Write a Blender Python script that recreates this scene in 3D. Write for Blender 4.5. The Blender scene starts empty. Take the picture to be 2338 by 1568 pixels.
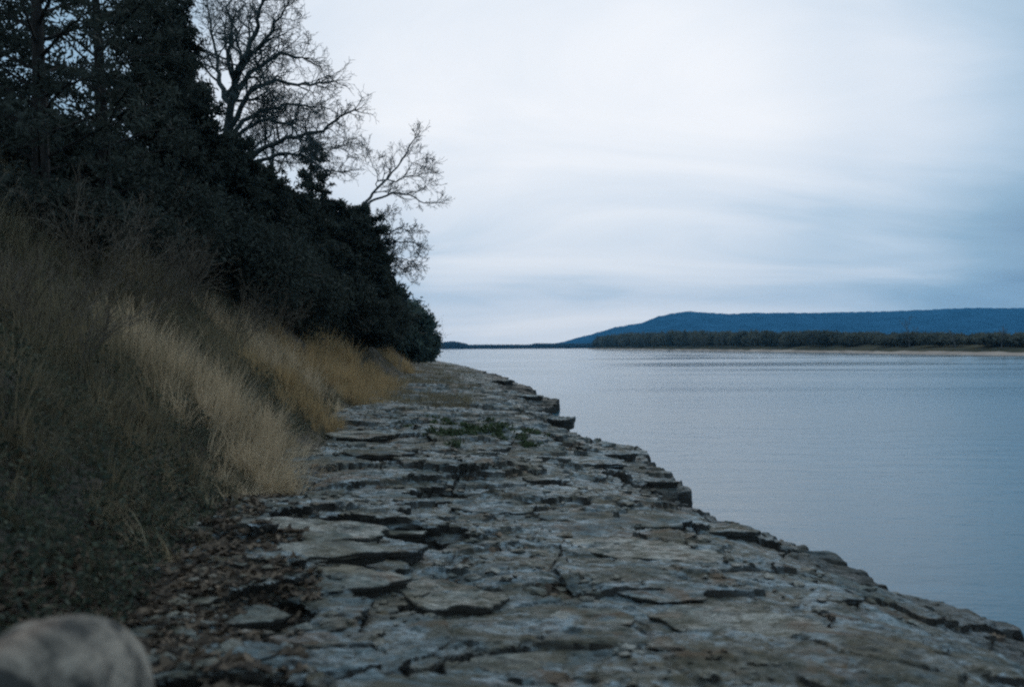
import bpy, math, random
import numpy as np
from mathutils import Vector
random.seed(7); RNG = np.random.default_rng(11)
scene = bpy.context.scene
COL = scene.collection

# ------------------------------------------------------------------ camera, sky, sun, exposure
EYE = np.array([0.0, 0.0, 2.6])
LENS, SENSOR = 30.0, 36.0
W0, H0 = 2337.0, 1568.0                 # the size the photograph was studied at
FPX = LENS / SENSOR * W0
PITCH, ROLL = math.radians(0.25), math.radians(-0.28)
cam_d = bpy.data.cameras.new('camera'); cam = bpy.data.objects.new('camera', cam_d); COL.objects.link(cam)
cam_d.lens = LENS; cam_d.sensor_width = SENSOR; cam_d.clip_start = 0.05; cam_d.clip_end = 30000
cam.location = EYE
from mathutils import Matrix
cam.matrix_world = (Matrix.Translation(Vector(EYE)) @ Matrix.Rotation(math.pi / 2 + PITCH, 4, 'X') @ Matrix.Rotation(ROLL, 4, 'Z'))
cam_d.dof.use_dof = True; cam_d.dof.focus_distance = 22.0; cam_d.dof.aperture_fstop = 1.4
scene.camera = cam
ROT = np.array(cam.matrix_world.to_3x3())
SUN_EL, SUN_AZ = 38.0, 9.0              # behind the cloud, ahead and a little right (azimuth from +Y towards +X)

world = bpy.data.worlds.new('World'); scene.world = world; world.use_nodes = True
wt = world.node_tree; wt.nodes.clear()
def N(t, kind, **kw):
    n = t.nodes.new(kind)
    for k, v in kw.items(): setattr(n, k, v)
    return n
def setin(n, **kw):
    for k, v in kw.items(): n.inputs[k.replace('_', ' ')].default_value = v
def math_n(t, op, a, b=None, clamp=False):
    n = N(t, 'ShaderNodeMath', operation=op, use_clamp=clamp)
    for i, v in enumerate((a, b)):
        if v is None: continue
        if isinstance(v, (int, float)): n.inputs[i].default_value = v
        else: t.links.new(v, n.inputs[i])
    return n.outputs[0]
def ramp(t, fac, stops, interp='LINEAR'):
    r = N(t, 'ShaderNodeValToRGB'); r.color_ramp.interpolation = interp
    el = r.color_ramp.elements
    while len(el) < len(stops): el.new(0.5)
    for e, (p, c) in zip(el, stops):
        e.position = p; e.color = (c if isinstance(c, tuple) else (c, c, c)) + (1,)
    t.links.new(fac, r.inputs[0]); return r.outputs[0]
def mixc(t, fac, a, b, mode='MIX'):
    m = N(t, 'ShaderNodeMix', data_type='RGBA', blend_type=mode)
    for i, v in ((0, fac), (6, a), (7, b)):
        if isinstance(v, (int, float)): m.inputs[i].default_value = v
        elif isinstance(v, tuple): m.inputs[i].default_value = v + (1,)
        else: t.links.new(v, m.inputs[i])
    return m.outputs[2]

tc = N(wt, 'ShaderNodeTexCoord'); sep = N(wt, 'ShaderNodeSeparateXYZ'); wt.links.new(tc.outputs['Generated'], sep.inputs[0])
X, Y, Z = sep.outputs
zz = math_n(wt, 'ADD', math_n(wt, 'MAXIMUM', Z, 0.0), 0.17)
cx = math_n(wt, 'DIVIDE', X, zz); cy = math_n(wt, 'DIVIDE', Y, zz)
comb = N(wt, 'ShaderNodeCombineXYZ'); wt.links.new(cx, comb.inputs[0]); wt.links.new(cy, comb.inputs[1])
mp = N(wt, 'ShaderNodeMapping'); mp.inputs['Rotation'].default_value = (0, 0, math.radians(-24)); mp.inputs['Scale'].default_value = (0.62, 1.15, 1)
mp.inputs['Location'].default_value = (3.1, 1.7, 0)
wt.links.new(comb.outputs[0], mp.inputs[0])
cn = N(wt, 'ShaderNodeTexNoise'); setin(cn, Scale=1.0, Detail=6.0, Roughness=0.55, Distortion=0.7); wt.links.new(mp.outputs[0], cn.inputs['Vector'])
# cloud brightness: thin bright cloud around the hidden sun, thicker and bluer away from it
def dirv(el, az):
    el, az = math.radians(el), math.radians(az)
    return (math.cos(el) * math.sin(az), math.cos(el) * math.cos(az), math.sin(el))
def dotd(el, az):
    d = N(wt, 'ShaderNodeVectorMath', operation='DOT_PRODUCT'); nz = N(wt, 'ShaderNodeVectorMath', operation='NORMALIZE')
    wt.links.new(tc.outputs['Generated'], nz.inputs[0]); wt.links.new(nz.outputs[0], d.inputs[0]); d.inputs[1].default_value = dirv(el, az)
    return d.outputs['Value']
glow = ramp(wt, dotd(13, 4), [(0.0, 0.58), (0.6, 0.44), (0.87, 0.36), (0.95, 0.80), (0.99, 1.04), (1.0, 1.06)], 'EASE')
cl = ramp(wt, cn.outputs['Fac'], [(0.25, 0.0), (0.75, 1.0)])
t1 = math_n(wt, 'ADD', math_n(wt, 'MULTIPLY', glow, 0.95), math_n(wt, 'MULTIPLY', math_n(wt, 'SUBTRACT', cl, 0.5), 0.46))
# low cloud bank over the hills (real elevation, not picture space) with a clearer strip under it
bank = ramp(wt, Z, [(0.0, 0.06), (0.02, 0.02), (0.045, -0.0), (0.30, 0.0)])
low = ramp(wt, Z, [(0.0, 0.02), (0.03, 0.09), (0.06, 0.25), (0.10, 0.22), (0.20, 0.05), (0.32, 0.0)], 'EASE')
t2 = math_n(wt, 'SUBTRACT', t1, low, clamp=True)
ccol = ramp(wt, t2, [(0.0, (1.4, 2.3, 3.3)), (0.3, (2.2, 3.3, 4.3)), (0.55, (3.7, 4.6, 5.5)), (0.75, (5.2, 5.7, 6.3)), (1.0, (6.5, 6.65, 6.9))])
sky = N(wt, 'ShaderNodeTexSky', sky_type='NISHITA'); sky.sun_disc = False
sky.sun_elevation = math.radians(SUN_EL); sky.sun_rotation = math.radians(SUN_AZ)
skyc = mixc(wt, 0.97, sky.outputs[0], ccol)
bg = N(wt, 'ShaderNodeBackground'); bg.inputs['Strength'].default_value = 0.1
wt.links.new(skyc, bg.inputs[0])
wo = N(wt, 'ShaderNodeOutputWorld'); wt.links.new(bg.outputs[0], wo.inputs[0])

sun_d = bpy.data.lights.new('sun', 'SUN'); sun = bpy.data.objects.new('sun', sun_d); COL.objects.link(sun)
sun_d.energy = 0.5; sun_d.angle = math.radians(40); sun_d.color = (1.0, 0.95, 0.88)
sun.rotation_euler = (-Vector(dirv(SUN_EL, SUN_AZ))).to_track_quat('-Z', 'Y').to_euler()

vs = scene.view_settings; vs.view_transform = 'Standard'; vs.look = 'None'; vs.exposure = 0.55; vs.gamma = 1.0; vs.use_curve_mapping = False
scene.cycles.filter_width = 2.2
scene.cycles.max_bounces = 5; scene.cycles.diffuse_bounces = 2; scene.cycles.glossy_bounces = 2; scene.cycles.volume_bounces = 0
scene.cycles.use_denoising = False

# ------------------------------------------------------------------ helpers
def ray(px, py):
    v = np.array([(px - W0 / 2) / FPX, -(py - H0 / 2) / FPX, -1.0])
    d = ROT @ v
    return d / d[1]
def P(px, py, depth): return EYE + ray(px, py) * depth

def hash2(ix, iy, seed):
    h = (ix.astype(np.int64) * 374761393 + iy.astype(np.int64) * 668265263 + seed * 974634777) & 0xffffffff
    h = ((h ^ (h >> 13)) * 1274126177) & 0xffffffff
    h = (h ^ (h >> 16)) & 0xffffffff
    return h / 4294967295.0
def vnoise(x, y, seed=0):
    x = np.asarray(x, float); y = np.asarray(y, float)
    ix = np.floor(x); iy = np.floor(y); fx = x - ix; fy = y - iy
    fx = fx * fx * (3 - 2 * fx); fy = fy * fy * (3 - 2 * fy)
    a = hash2(ix, iy, seed); b = hash2(ix + 1, iy, seed); c = hash2(ix, iy + 1, seed); d = hash2(ix + 1, iy + 1, seed)
    return (a * (1 - fx) + b * fx) * (1 - fy) + (c * (1 - fx) + d * fx) * fy - 0.5
def fbm(x, y, seed=0, oct=4, gain=0.5):
    s = 0; a = 1.0
    for i in range(oct):
        s = s + a * vnoise(x * 2 ** i + i * 17.3, y * 2 ** i - i * 9.1, seed + i); a *= gain
    return s
def worley(x, y, seed):
    ix = np.floor(x); iy = np.floor(y)
    d1 = np.full(np.shape(x), 9.0); d2 = d1.copy(); cid = np.zeros(np.shape(x))
    for dx in (-1, 0, 1):
        for dy in (-1, 0, 1):
            jx = ix + dx; jy = iy + dy
            qx = jx + 0.15 + 0.7 * hash2(jx, jy, seed); qy = jy + 0.15 + 0.7 * hash2(jx, jy, seed + 5)
            d = np.hypot(x - qx, y - qy); v = hash2(jx, jy, seed + 9)
            near = d < d1
            d2 = np.where(near, d1, np.minimum(d2, d)); cid = np.where(near, v, cid); d1 = np.minimum(d1, d)
    return d1, d2, cid
def smooth(a, b, x):
    t = np.clip((x - a) / (b - a), 0, 1); return t * t * (3 - 2 * t)

def mk(name, V, F, mat, parent=None, sm=True, col=None):
    """V (n,3); F list of index arrays, each (m,k)"""
    me = bpy.data.meshes.new(name)
    V = np.ascontiguousarray(V, dtype=np.float32); me.vertices.add(len(V)); me.vertices.foreach_set('co', V.ravel())
    if not isinstance(F, list): F = [F]
    F = [f for f in F if len(f)]
    idx = np.concatenate([f.ravel() for f in F]).astype(np.int32)
    tot = np.concatenate([np.full(len(f), f.shape[1]) for f in F]).astype(np.int32)
    st = np.concatenate([[0], np.cumsum(tot)[:-1]]).astype(np.int32)
    me.loops.add(len(idx)); me.loops.foreach_set('vertex_index', idx)
    me.polygons.add(len(tot)); me.polygons.foreach_set('loop_start', st); me.polygons.foreach_set('loop_total', tot)
    me.polygons.foreach_set('use_smooth', np.full(len(tot), sm))
    if col is not None:
        a = me.attributes.new('tint', 'FLOAT', 'POINT'); a.data.foreach_set('value', np.ascontiguousarray(col, dtype=np.float32))
    me.update(calc_edges=True); me.materials.append(mat)
    o = bpy.data.objects.new(name, me); COL.objects.link(o)
    if parent: o.parent = parent
    return o
def tag(o, label=None, cat=None, group=None, kind=None):
    if label: o['label'] = label
    if cat: o['category'] = cat
    if group: o['group'] = group
    if kind: o['kind'] = kind
    return o
def thing(name, label, cat, loc=(0, 0, 0), group=None):
    o = bpy.data.objects.new(name, None); COL.objects.link(o); o.location = [float(v) for v in loc]; o.empty_display_size = 0.3
    return tag(o, label, cat, group)
def copy_tree(o, parent=None):
    c = o.copy(); COL.objects.link(c)
    if parent: c.parent = parent
    for ch in list(o.children): copy_tree(ch, c)
    return c
def grid_faces(r, c):
    i = np.arange(r * c).reshape(r, c)
    return np.stack([i[:-1, :-1], i[:-1, 1:], i[1:, 1:], i[1:, :-1]], -1).reshape(-1, 4)

# ------------------------------------------------------------------ materials
def newmat(name):
    m = bpy.data.materials.new(name); m.use_nodes = True
    t = m.node_tree; b = t.nodes['Principled BSDF']
    return m, t, b
def noise(t, vec, scale, detail=4, rough=0.55, dist=0.0):
    n = N(t, 'ShaderNodeTexNoise'); setin(n, Scale=scale, Detail=detail, Roughness=rough, Distortion=dist)
    if vec is not None: t.links.new(vec, n.inputs['Vector'])
    return n.outputs['Fac']
def posn(t, scale=(1, 1, 1), rot=0.0):
    g = N(t, 'ShaderNodeNewGeometry'); m = N(t, 'ShaderNodeMapping'); m.inputs['Scale'].default_value = scale
    m.inputs['Rotation'].default_value = (0, 0, rot)
    t.links.new(g.outputs['Position'], m.inputs[0]); return m.outputs[0]
def bump(t, h, dist, strength, chain=None):
    b = N(t, 'ShaderNodeBump'); setin(b, Strength=strength, Distance=dist); t.links.new(h, b.inputs['Height'])
    if chain is not None: t.links.new(chain, b.inputs['Normal'])
    return b.outputs[0]

def rock_material(name, blue=(0.085, 0.135, 0.150), brown=(0.150, 0.118, 0.066), pale=(0.26, 0.355, 0.40), dark=(0.026, 0.034, 0.032), warm=0.5):
    m, t, b = newmat(name)
    p = posn(t, (1, 1, 2.5)); ps = posn(t, (1.0, 1.6, 7.0), 0.25)
    big = ramp(t, noise(t, ps, 0.8, 6, 0.65, 0.8), [(0.50 - 0.10 * warm, 0.0), (0.64 - 0.10 * warm, 1.0)])
    c = mixc(t, big, blue, brown)
    mid = ramp(t, noise(t, ps, 3.2, 6, 0.65, 0.5), [(0.36, 0.5), (0.55, 1.0), (0.72, 1.4)])
    c = mixc(t, 0.8, c, mid, 'MULTIPLY')
    pm = math_n(t, 'MULTIPLY', ramp(t, noise(t, posn(t, (0.8, 1.3, 2)), 0.9, 4, 0.6, 1.0), [(0.42, 0.2), (0.54, 1.0)]), ramp(t, noise(t, posn(t, (1, 1.9, 3), 0.15), 6.5, 8, 0.75, 0.6), [(0.42, 0.0), (0.54, 0.95)]))
    c = mixc(t, pm, c, pale)
    c = mixc(t, ramp(t, noise(t, posn(t, (1, 1.9, 3), 0.15), 4.0, 8, 0.78, 0.8), [(0.40, 0.85), (0.49, 0.0)]), c, dark)
    c = mixc(t, ramp(t, noise(t, p, 26.0, 4, 0.7), [(0.58, 0.0), (0.66, 0.6)]), c, (0.27, 0.235, 0.18))
    c = mixc(t, ramp(t, noise(t, p, 30.0, 3, 0.6), [(0.4, 0.35), (0.55, 0.0)]), c, dark)
    c = mixc(t, ramp(t, noise(t, ps, 1.7, 6, 0.7, 1.2), [(0.47, 0.0), (0.58, 0.85)]), c, (0.062, 0.062, 0.040))      # moss and soil films
    c = mixc(t, ramp(t, noise(t, posn(t, (1, 1.4, 3)), 1.1, 5, 0.7, 1.0), [(0.56, 0.0), (0.66, 0.7)]), c, (0.12, 0.075, 0.042))  # rusty stains
    sp = N(t, 'ShaderNodeSeparateXYZ'); t.links.new(posn(t), sp.inputs[0])      # stone kept wet by the river
    c = mixc(t, ramp(t, math_n(t, 'ADD', sp.outputs[2], math_n(t, 'MULTIPLY', noise(t, p, 2.0, 4), 0.25)), [(0.32, 0.85), (0.72, 0.0)]), c, (0.024, 0.032, 0.032))
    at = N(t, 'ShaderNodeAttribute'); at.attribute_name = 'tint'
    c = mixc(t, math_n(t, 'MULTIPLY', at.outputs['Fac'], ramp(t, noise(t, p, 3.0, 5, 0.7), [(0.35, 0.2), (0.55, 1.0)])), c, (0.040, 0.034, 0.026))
    # shade of the steep bed edges, put into the colour by face slope
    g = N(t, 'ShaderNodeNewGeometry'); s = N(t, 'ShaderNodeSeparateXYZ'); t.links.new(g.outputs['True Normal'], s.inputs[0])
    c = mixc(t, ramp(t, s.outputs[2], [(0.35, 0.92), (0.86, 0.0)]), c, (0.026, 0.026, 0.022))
    t.links.new(c, b.inputs['Base Color'])
    t.links.new(ramp(t, pm, [(0.0, 0.9), (1.0, 0.5)]), b.inputs['Roughness']); b.inputs['Specular IOR Level'].default_value = 0.35
    h1 = bump(t, noise(t, ps, 6.0, 8, 0.7, 0.5), 0.05, 0.9); h2 = bump(t, noise(t, p, 32.0, 5, 0.65), 0.010, 0.9, h1)
    t.links.new(h2, b.inputs['Normal']); return m
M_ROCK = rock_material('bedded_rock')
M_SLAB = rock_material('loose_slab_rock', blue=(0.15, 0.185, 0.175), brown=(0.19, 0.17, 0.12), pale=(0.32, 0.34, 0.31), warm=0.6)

def tint_material(name, a, bcol, rough=0.8, jitter=0.0, transl=0.25):
    m, t, b = newmat(name)
    at = N(t, 'ShaderNodeAttribute'); at.attribute_name = 'tint'
    c = mixc(t, at.outputs['Fac'], a, bcol); t.links.new(c, b.inputs['Base Color']); b.inputs['Roughness'].default_value = rough
    b.inputs['Specular IOR Level'].default_value = 0.2
    if jitter:
        r = ramp(t, noise(t, posn(t), 0.7, 3), [(0.3, 1 - jitter), (0.7, 1 + jitter)]); t.links.new(mixc(t, 1.0, c, r, 'MULTIPLY'), b.inputs['Base Color'])
    if transl:      # thin blades and leaves let some light through
        tr = N(t, 'ShaderNodeBsdfTranslucent'); t.links.new(c, tr.inputs[0]); ms = N(t, 'ShaderNodeMixShader'); ms.inputs[0].default_value = transl
        t.links.new(b.outputs[0], ms.inputs[1]); t.links.new(tr.outputs[0], ms.inputs[2]); t.links.new(ms.outputs[0], t.nodes['Material Output'].inputs[0])
    return m
M_NEEDLE = tint_material('evergreen_foliage', (0.026, 0.036, 0.032), (0.052, 0.066, 0.054), 0.85)
M_BUSH = tint_material('bush_foliage', (0.034, 0.058, 0.054), (0.078, 0.110, 0.088), 0.85)
M_DRY = tint_material('dry_grass_blades', (0.32, 0.26, 0.165), (0.70, 0.58, 0.41), 0.75, 0.25, 0.4)
M_GOLD = tint_material('golden_grass_blades', (0.28, 0.21, 0.11), (0.54, 0.41, 0.23), 0.75, 0.2, 0.4)
M_DULL = tint_material('dull_grass_blades', (0.066, 0.075, 0.052), (0.32, 0.27, 0.175), 0.8, 0.4, 0.3)
M_GREEN = tint_material('green_leaves', (0.032, 0.048, 0.026), (0.065, 0.098, 0.045), 0.6)
M_IVY = tint_material('dark_ground_leaves', (0.026, 0.040, 0.030), (0.085, 0.10, 0.065), 0.7)
M_LITTER = tint_material('fallen_leaves', (0.024, 0.021, 0.017), (0.20, 0.155, 0.11), 0.75)
def bark(name, a, b_):
    m, t, b = newmat(name); p = posn(t, (6, 6, 1.5))
    t.links.new(mixc(t, ramp(t, noise(t, p, 2.0, 5), [(0.35, 0.0), (0.65, 1.0)]), a, b_), b.inputs['Base Color'])
    b.inputs['Roughness'].default_value = 0.9; b.inputs['Specular IOR Level'].default_value = 0.2
    t.links.new(bump(t, noise(t, p, 6.0, 4), 0.03, 0.8), b.inputs['Normal']); return m
M_BARK = bark('oak_bark', (0.036, 0.054, 0.056), (0.075, 0.098, 0.098))
M_BARKDARK = bark('evergreen_bark', (0.012, 0.013, 0.012), (0.032, 0.030, 0.028))
M_BARKFAR = bark('far_bark', (0.07, 0.085, 0.09), (0.13, 0.14, 0.14))
M_STEM = bark('shrub_stems', (0.075, 0.066, 0.050), (0.15, 0.13, 0.10))

def soil_mat():
    m, t, b = newmat('bank_soil'); p = posn(t)
    c = mixc(t, ramp(t, noise(t, p, 1.2, 5, 0.6), [(0.35, 0.0), (0.65, 1.0)]), (0.022, 0.025, 0.020), (0.07, 0.06, 0.045))
    c = mixc(t, ramp(t, noise(t, p, 14.0, 4, 0.6), [(0.5, 0.0), (0.7, 0.5)]), c, (0.14, 0.11, 0.08))
    t.links.new(c, b.inputs['Base Color']); b.inputs['Roughness'].default_value = 0.95
    t.links.new(bump(t, noise(t, p, 7.0, 6, 0.7), 0.12, 1.0), b.inputs['Normal']); return m
M_SOIL = soil_mat()
def water_mat():
    m, t, b = newmat('river_water')
    b.inputs['Base Color'].default_value = (0.003, 0.090, 0.145, 1); b.inputs['IOR'].default_value = 1.333
    pl = posn(t, (0.016, 0.045, 1), 0.12)
    patch = ramp(t, noise(t, pl, 1.0, 4, 0.55, 0.4), [(0.35, 0.0), (0.65, 1.0)])
    t.links.new(ramp(t, patch, [(0.0, 0.05), (1.0, 0.22)]), b.inputs['Roughness'])
    p1 = posn(t, (0.9, 2.6, 1), 0.1)
    b1 = bump(t, noise(t, p1, 0.5, 4, 0.55, 0.3), 0.08, 0.28)
    b2 = bump(t, noise(t, p1, 3.2, 4, 0.6, 0.3), 0.014, 0.5, b1)
    t.links.new(b2, b.inputs['Normal']); return m
M_WATER = water_mat()
def simple(name, a, b_, scale, rough=0.9):
    m, t, b = newmat(name); p = posn(t)
    t.links.new(mixc(t, ramp(t, noise(t, p, scale, 5, 0.6), [(0.35, 0.0), (0.65, 1.0)]), a, b_), b.inputs['Base Color'])
    b.inputs['Roughness'].default_value = rough; b.inputs['Specular IOR Level'].default_value = 0.0; return m
M_HILL = simple('wooded_hill_hazed', (0.010, 0.052, 0.108), (0.022, 0.088, 0.170), 0.012)  # blue of the distance haze is put into the base colour
M_SAND = simple('far_beach', (0.26, 0.22, 0.19), (0.42, 0.36, 0.31), 0.05)
M_FARSOIL = simple('far_bank_soil', (0.04, 0.045, 0.035), (0.09, 0.085, 0.06), 0.05)
M_FARWOOD = tint_material('far_wood_foliage', (0.050, 0.070, 0.064), (0.135, 0.145, 0.115), 0.9, 0.2)
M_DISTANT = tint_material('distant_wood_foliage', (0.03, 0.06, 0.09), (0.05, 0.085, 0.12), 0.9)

# ------------------------------------------------------------------ the lie of the land
FY = [0, 2, 4, 7.5, 10, 17, 25, 33, 60, 110, 150, 200, 320, 600]
FX = [-1.3, -1.4, -1.8, -2.5, -2.9, -3.7, -4.3, -4.9, -7.0, -12.5, -18.5, -27, -52, -115]
LY = [0, 3, 4.5, 6.1, 7.6, 8.5, 10.2, 12.2, 12.6, 15.0, 17.2, 18.6, 19.2, 21.6, 22.4, 27.0, 31, 36, 38, 48, 56, 80, 110, 150, 200, 320, 600]
LX = [5.3, 4.9, 4.65, 4.38, 4.08, 3.72, 3.32, 2.72, 2.60, 2.75, 2.50, 2.70, 1.75, 1.62, 1.30, 1.35, 1.05, 1.95, 0.95, 0.85, 0.35, -2.4, -6.3, -13.5, -23, -49, -112]
def foot(y): return np.interp(y, FY, FX)
def lip(y):
    y = np.asarray(y, float)
    return np.interp(y, LY, LX) + 0.24 * fbm(y * 1.3, y * 0 + 3.3, 21, 4, 0.6) * np.clip(0.2 + y / 25, 0.25, 3)
def rock_height(x, y):
    f, l = foot(y), lip(y)
    s = np.clip((x - f) / (l - f), -0.5, 1.1)
    base = 1.08 - 0.50 * np.clip(s, 0, 1) ** 1.3 - 0.26 * smooth(0.66, 1.0, s) - 0.0016 * np.clip(y, 0, 150)
    wx = x + 0.35 * fbm(x * 1.1, y * 1.1, 31, 4); wy = y + 0.35 * fbm(x * 1.1 + 9, y * 1.1, 37, 4)
    # joint-bounded blocks, elongated across the shelf
    ca, sa = math.cos(0.22), math.sin(0.22)
    rx, ry = wx * ca + wy * sa, -wx * sa + wy * ca
    d1, d2, cid = worley(rx / 1.55, ry / 0.95, 3)
    e1, e2, cid2 = worley(rx / 0.62, ry / 0.34, 8)
    far = np.clip(1 - (y - 30) / 120, 0.35, 1)
    raw = base + 0.42 * fbm(x * 0.33, y * 0.42, 41, 3) + 0.15 * (cid - 0.5) + 0.06 * (cid2 - 0.5)
    for qx, qy, ax_, ay_, dz in ((-1.35, 7.9, 0.85, 0.42, 0.20), (-0.62, 6.2, 0.50, 0.22, 0.17), (-0.85, 10.2, 0.5, 0.5, 0.16), (-1.1, 13.6, 0.9, 0.4, 0.12), (-1.5, 5.1, 0.3, 0.35, 0.10)):
        u_ = (x - qx) / ax_; v_ = (y - qy) / ay_; base = base - dz * (1 - smooth(0.75, 1.1, np.sqrt(u_ ** 2 + v_ ** 2) + 0.5 * fbm(x * 1.8, y * 1.8, 58, 3)))
    raw = base + 0.42 * fbm(x * 0.33, y * 0.42, 41, 3) + 0.15 * (cid - 0.5) + 0.06 * (cid2 - 0.5)
    kk = 1 + 3.0 * np.clip(fbm(x * 0.9 + 4, y * 0.9, 57, 2) + 0.1, 0, 0.8)      # some risers are worn round
    # bedding: flat treads, steep risers, at two thicknesses
    def terr(h, st, k):
        q = h / st; i = np.floor(q); fr = q - i
        return (i + 0.16 * fr + 0.84 * smooth(0.5 - k * kk, 0.5 + k * kk, fr)) * st
    w1 = 0.05 * fbm(x * 2.3, y * 2.3, 51, 5, 0.6)
    h = terr(raw + w1, 0.125, 0.06) * 0.75 + 0.25 * terr(raw + w1 * 1.5, 0.042, 0.14)
    h = h * 0.9 + 0.1 * raw
    h = h - 0.055 * (1 - smooth(0.0, 0.05, d2 - d1)) * (fbm(x * 0.7, y * 0.7, 61, 2) > -0.12) - 0.022 * (1 - smooth(0.0, 0.07, e2 - e1)) * (fbm(x * 0.9, y * 0.9, 67, 2) > 0)
    h = h + 0.034 * fbm(x * 4.5, y * 7, 71, 6, 0.62) + 0.05 * vnoise(rx * 1.6, ry * 5.5, 77)
    h = base + (h - base) * far * 0.78
    worn = smooth(-0.9, 0.4, x + 0.6 * fbm(x * .5, y * .5, 59, 2)) * (1 - smooth(7, 12, y)); bump_ = h - base
    h = base + bump_ * (1 - 0.5 * worn) + 0.02 * worn * fbm(x * 6, y * 9, 73, 4, 0.65)
    slope = smooth(0.60, 1.02, s) * np.clip(1.3 - y / 12, 0, 1)     # near us the shelf dips smoothly into the river
    h = h * (1 - 0.0 * slope) - 0.22 * slope
    return h
def bank_height(x, y):
    """the earth slope that rises left of the shelf"""
    o = foot(y) - x
    b = 1.0 - 0.0016 * np.clip(y, 0, 150)
    z = b + np.where(o > 0, 0.74 * o ** 1.05, 0.55 * o)
    z = np.where(o > 5.6, b + 0.74 * 5.6 ** 1.05 + (o - 5.6) * 0.12, z)
    z = z + 0.30 * fbm(x * 0.7, y * 0.5, 81, 4) * np.clip(o, 0, 2) + 0.04 * fbm(x * 5, y * 5, 85, 3)
    return z

# rock shelf
rows = 1.6 * (330 / 1.6) ** np.linspace(0, 1, 1250)
uu = np.linspace(0, 1, 620)
fy_, ly_ = foot(rows)[:, None], lip(rows)[:, None]
Xg = (fy_ - 1.2) + uu[None, :] * (ly_ + 0.9 - fy_ + 1.2); Yg = np.repeat(rows[:, None], len(uu), 1)
Hg = rock_height(Xg, Yg)
edge = Xg - ly_
edge_j = edge + 0.16 * fbm(Xg * 3, Yg * 3, 91, 4)
drop = smooth(-0.02, 0.16, edge_j) * 0.55 + smooth(0.15, 0.75, edge_j) * 0.9
Zg = Hg - drop
# overhangs: risers lean out at their tops
def blur(a, n):
    for _ in range(n):
        a = (np.roll(a, 1, 0) + a + np.roll(a, -1, 0)) / 3; a = (np.roll(a, 1, 1) + a + np.roll(a, -1, 1)) / 3
    return a
Zb = blur(Zg.copy(), 10); rel = Zg - Zb
gx = np.gradient(Zb, axis=1) / np.gradient(Xg, axis=1); gy = np.gradient(Zb, axis=0) / np.gradient(Yg, axis=0)
gm = np.sqrt(gx ** 2 + gy ** 2) + 1e-6; st = smooth(0.2, 0.7, gm)
k = np.clip(rel * 1.3, -0.07, 0.07) * st
Xo = Xg - gx / gm * k; Yo = Yg - gy / gm * k
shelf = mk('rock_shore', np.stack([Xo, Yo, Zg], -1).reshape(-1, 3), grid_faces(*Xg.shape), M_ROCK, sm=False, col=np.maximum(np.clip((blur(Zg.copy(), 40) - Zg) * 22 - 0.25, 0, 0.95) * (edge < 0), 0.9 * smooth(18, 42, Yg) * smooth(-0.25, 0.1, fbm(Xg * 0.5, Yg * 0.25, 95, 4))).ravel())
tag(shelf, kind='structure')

# earth bank
rows = 0.8 * (900 / 0.8) ** np.linspace(0, 1, 420)
off = np.concatenate([np.linspace(-0.35, 10, 150), 10 + 120 * np.linspace(0.01, 1, 30) ** 2])
Yb = np.repeat(rows[:, None], len(off), 1); Xb = foot(Yb) - off[None, :]
bank = mk('river_bank', np.stack([Xb, Yb, bank_height(Xb, Yb)], -1).reshape(-1, 3), grid_faces(*Xb.shape)[:, ::-1], M_SOIL)
tag(bank, kind='structure')

# the ground behind and below, then the river
g = np.array([[-5200, -5200, -0.9], [5200, -5200, -0.9], [5200, 5200, -0.9], [-5200, 5200, -0.9]])
tag(mk('river_bed', g, np.array([[0, 1, 2, 3]]), M_FARSOIL), kind='structure')
g[:, 2] = 0.0
tag(mk('river_water', g, np.array([[0, 1, 2, 3]]), M_WATER), kind='structure')
# shelf and bank continue behind the camera
yb = np.linspace(-12, 2.2, 60); xb = np.linspace(-30, 5.4, 120); XX, YY = np.meshgrid(xb, yb)
ZZ = np.where(XX < foot(YY), bank_height(XX, np.abs(YY)), 0.95 + 0.06 * fbm(XX * 2, YY * 2, 5, 4)) - 0.12
ZZ = ZZ - smooth(4.4, 5.2, XX) * 1.5
tag(mk('rock_ground', np.stack([XX, YY, ZZ], -1).reshape(-1, 3), grid_faces(*XX.shape), M_ROCK, sm=False), kind='structure')

# ------------------------------------------------------------------ far side
def far_pt(px, py, z=0.0):
    r = ray(px, py); return EYE + r * ((z - EYE[2]) / r[2])
shore_px = [(1340, 797.2), (1420, 798.3), (1520, 799.8), (1650, 801.5), (1800, 803.5), (1950, 806), (2100, 808.5), (2337, 811.5), (2600, 815)]
SH = np.array([far_pt(*p) for p in shore_px])
seg = np.concatenate([[0], np.cumsum(np.hypot(*np.diff(SH[:, :2], axis=0).T))])
def shore(t):
    s = t * seg[-1]; return np.stack([np.interp(s, seg, SH[:, 0]), np.interp(s, seg, SH[:, 1])], -1)
tt = np.linspace(0, 1, 500); S = shore(tt); S[:, 1] += 5.0 * fbm(tt * 30, tt * 0, 3, 4)
prof = [(-2, -0.5), (1, 0.15), (6, 0.8), (13, 1.5), (34, 2.4), (60, 3.2), (400, 4)]
nrm = np.array([0.35, 0.94])
V = []
for o_, z_ in prof:
    V.append(np.concatenate([S + nrm * o_, np.full((len(S), 1), z_) + (0.35 * fbm(tt * 90, tt * 0 + o_, 6, 3)[:, None] if 0 < o_ < 100 else 0)], 1))
V = np.array(V); F = grid_faces(len(prof), len(tt)); rr = np.repeat(np.arange(len(prof) - 1), len(tt) - 1)
tag(mk('far_beach', V.reshape(-1, 3), F[rr < 2], M_SAND), kind='structure')
tag(mk('far_bank', V.reshape(-1, 3) - np.array([0, 0, 0.01]), F[rr >= 2], M_FARSOIL), kind='structure')

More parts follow.
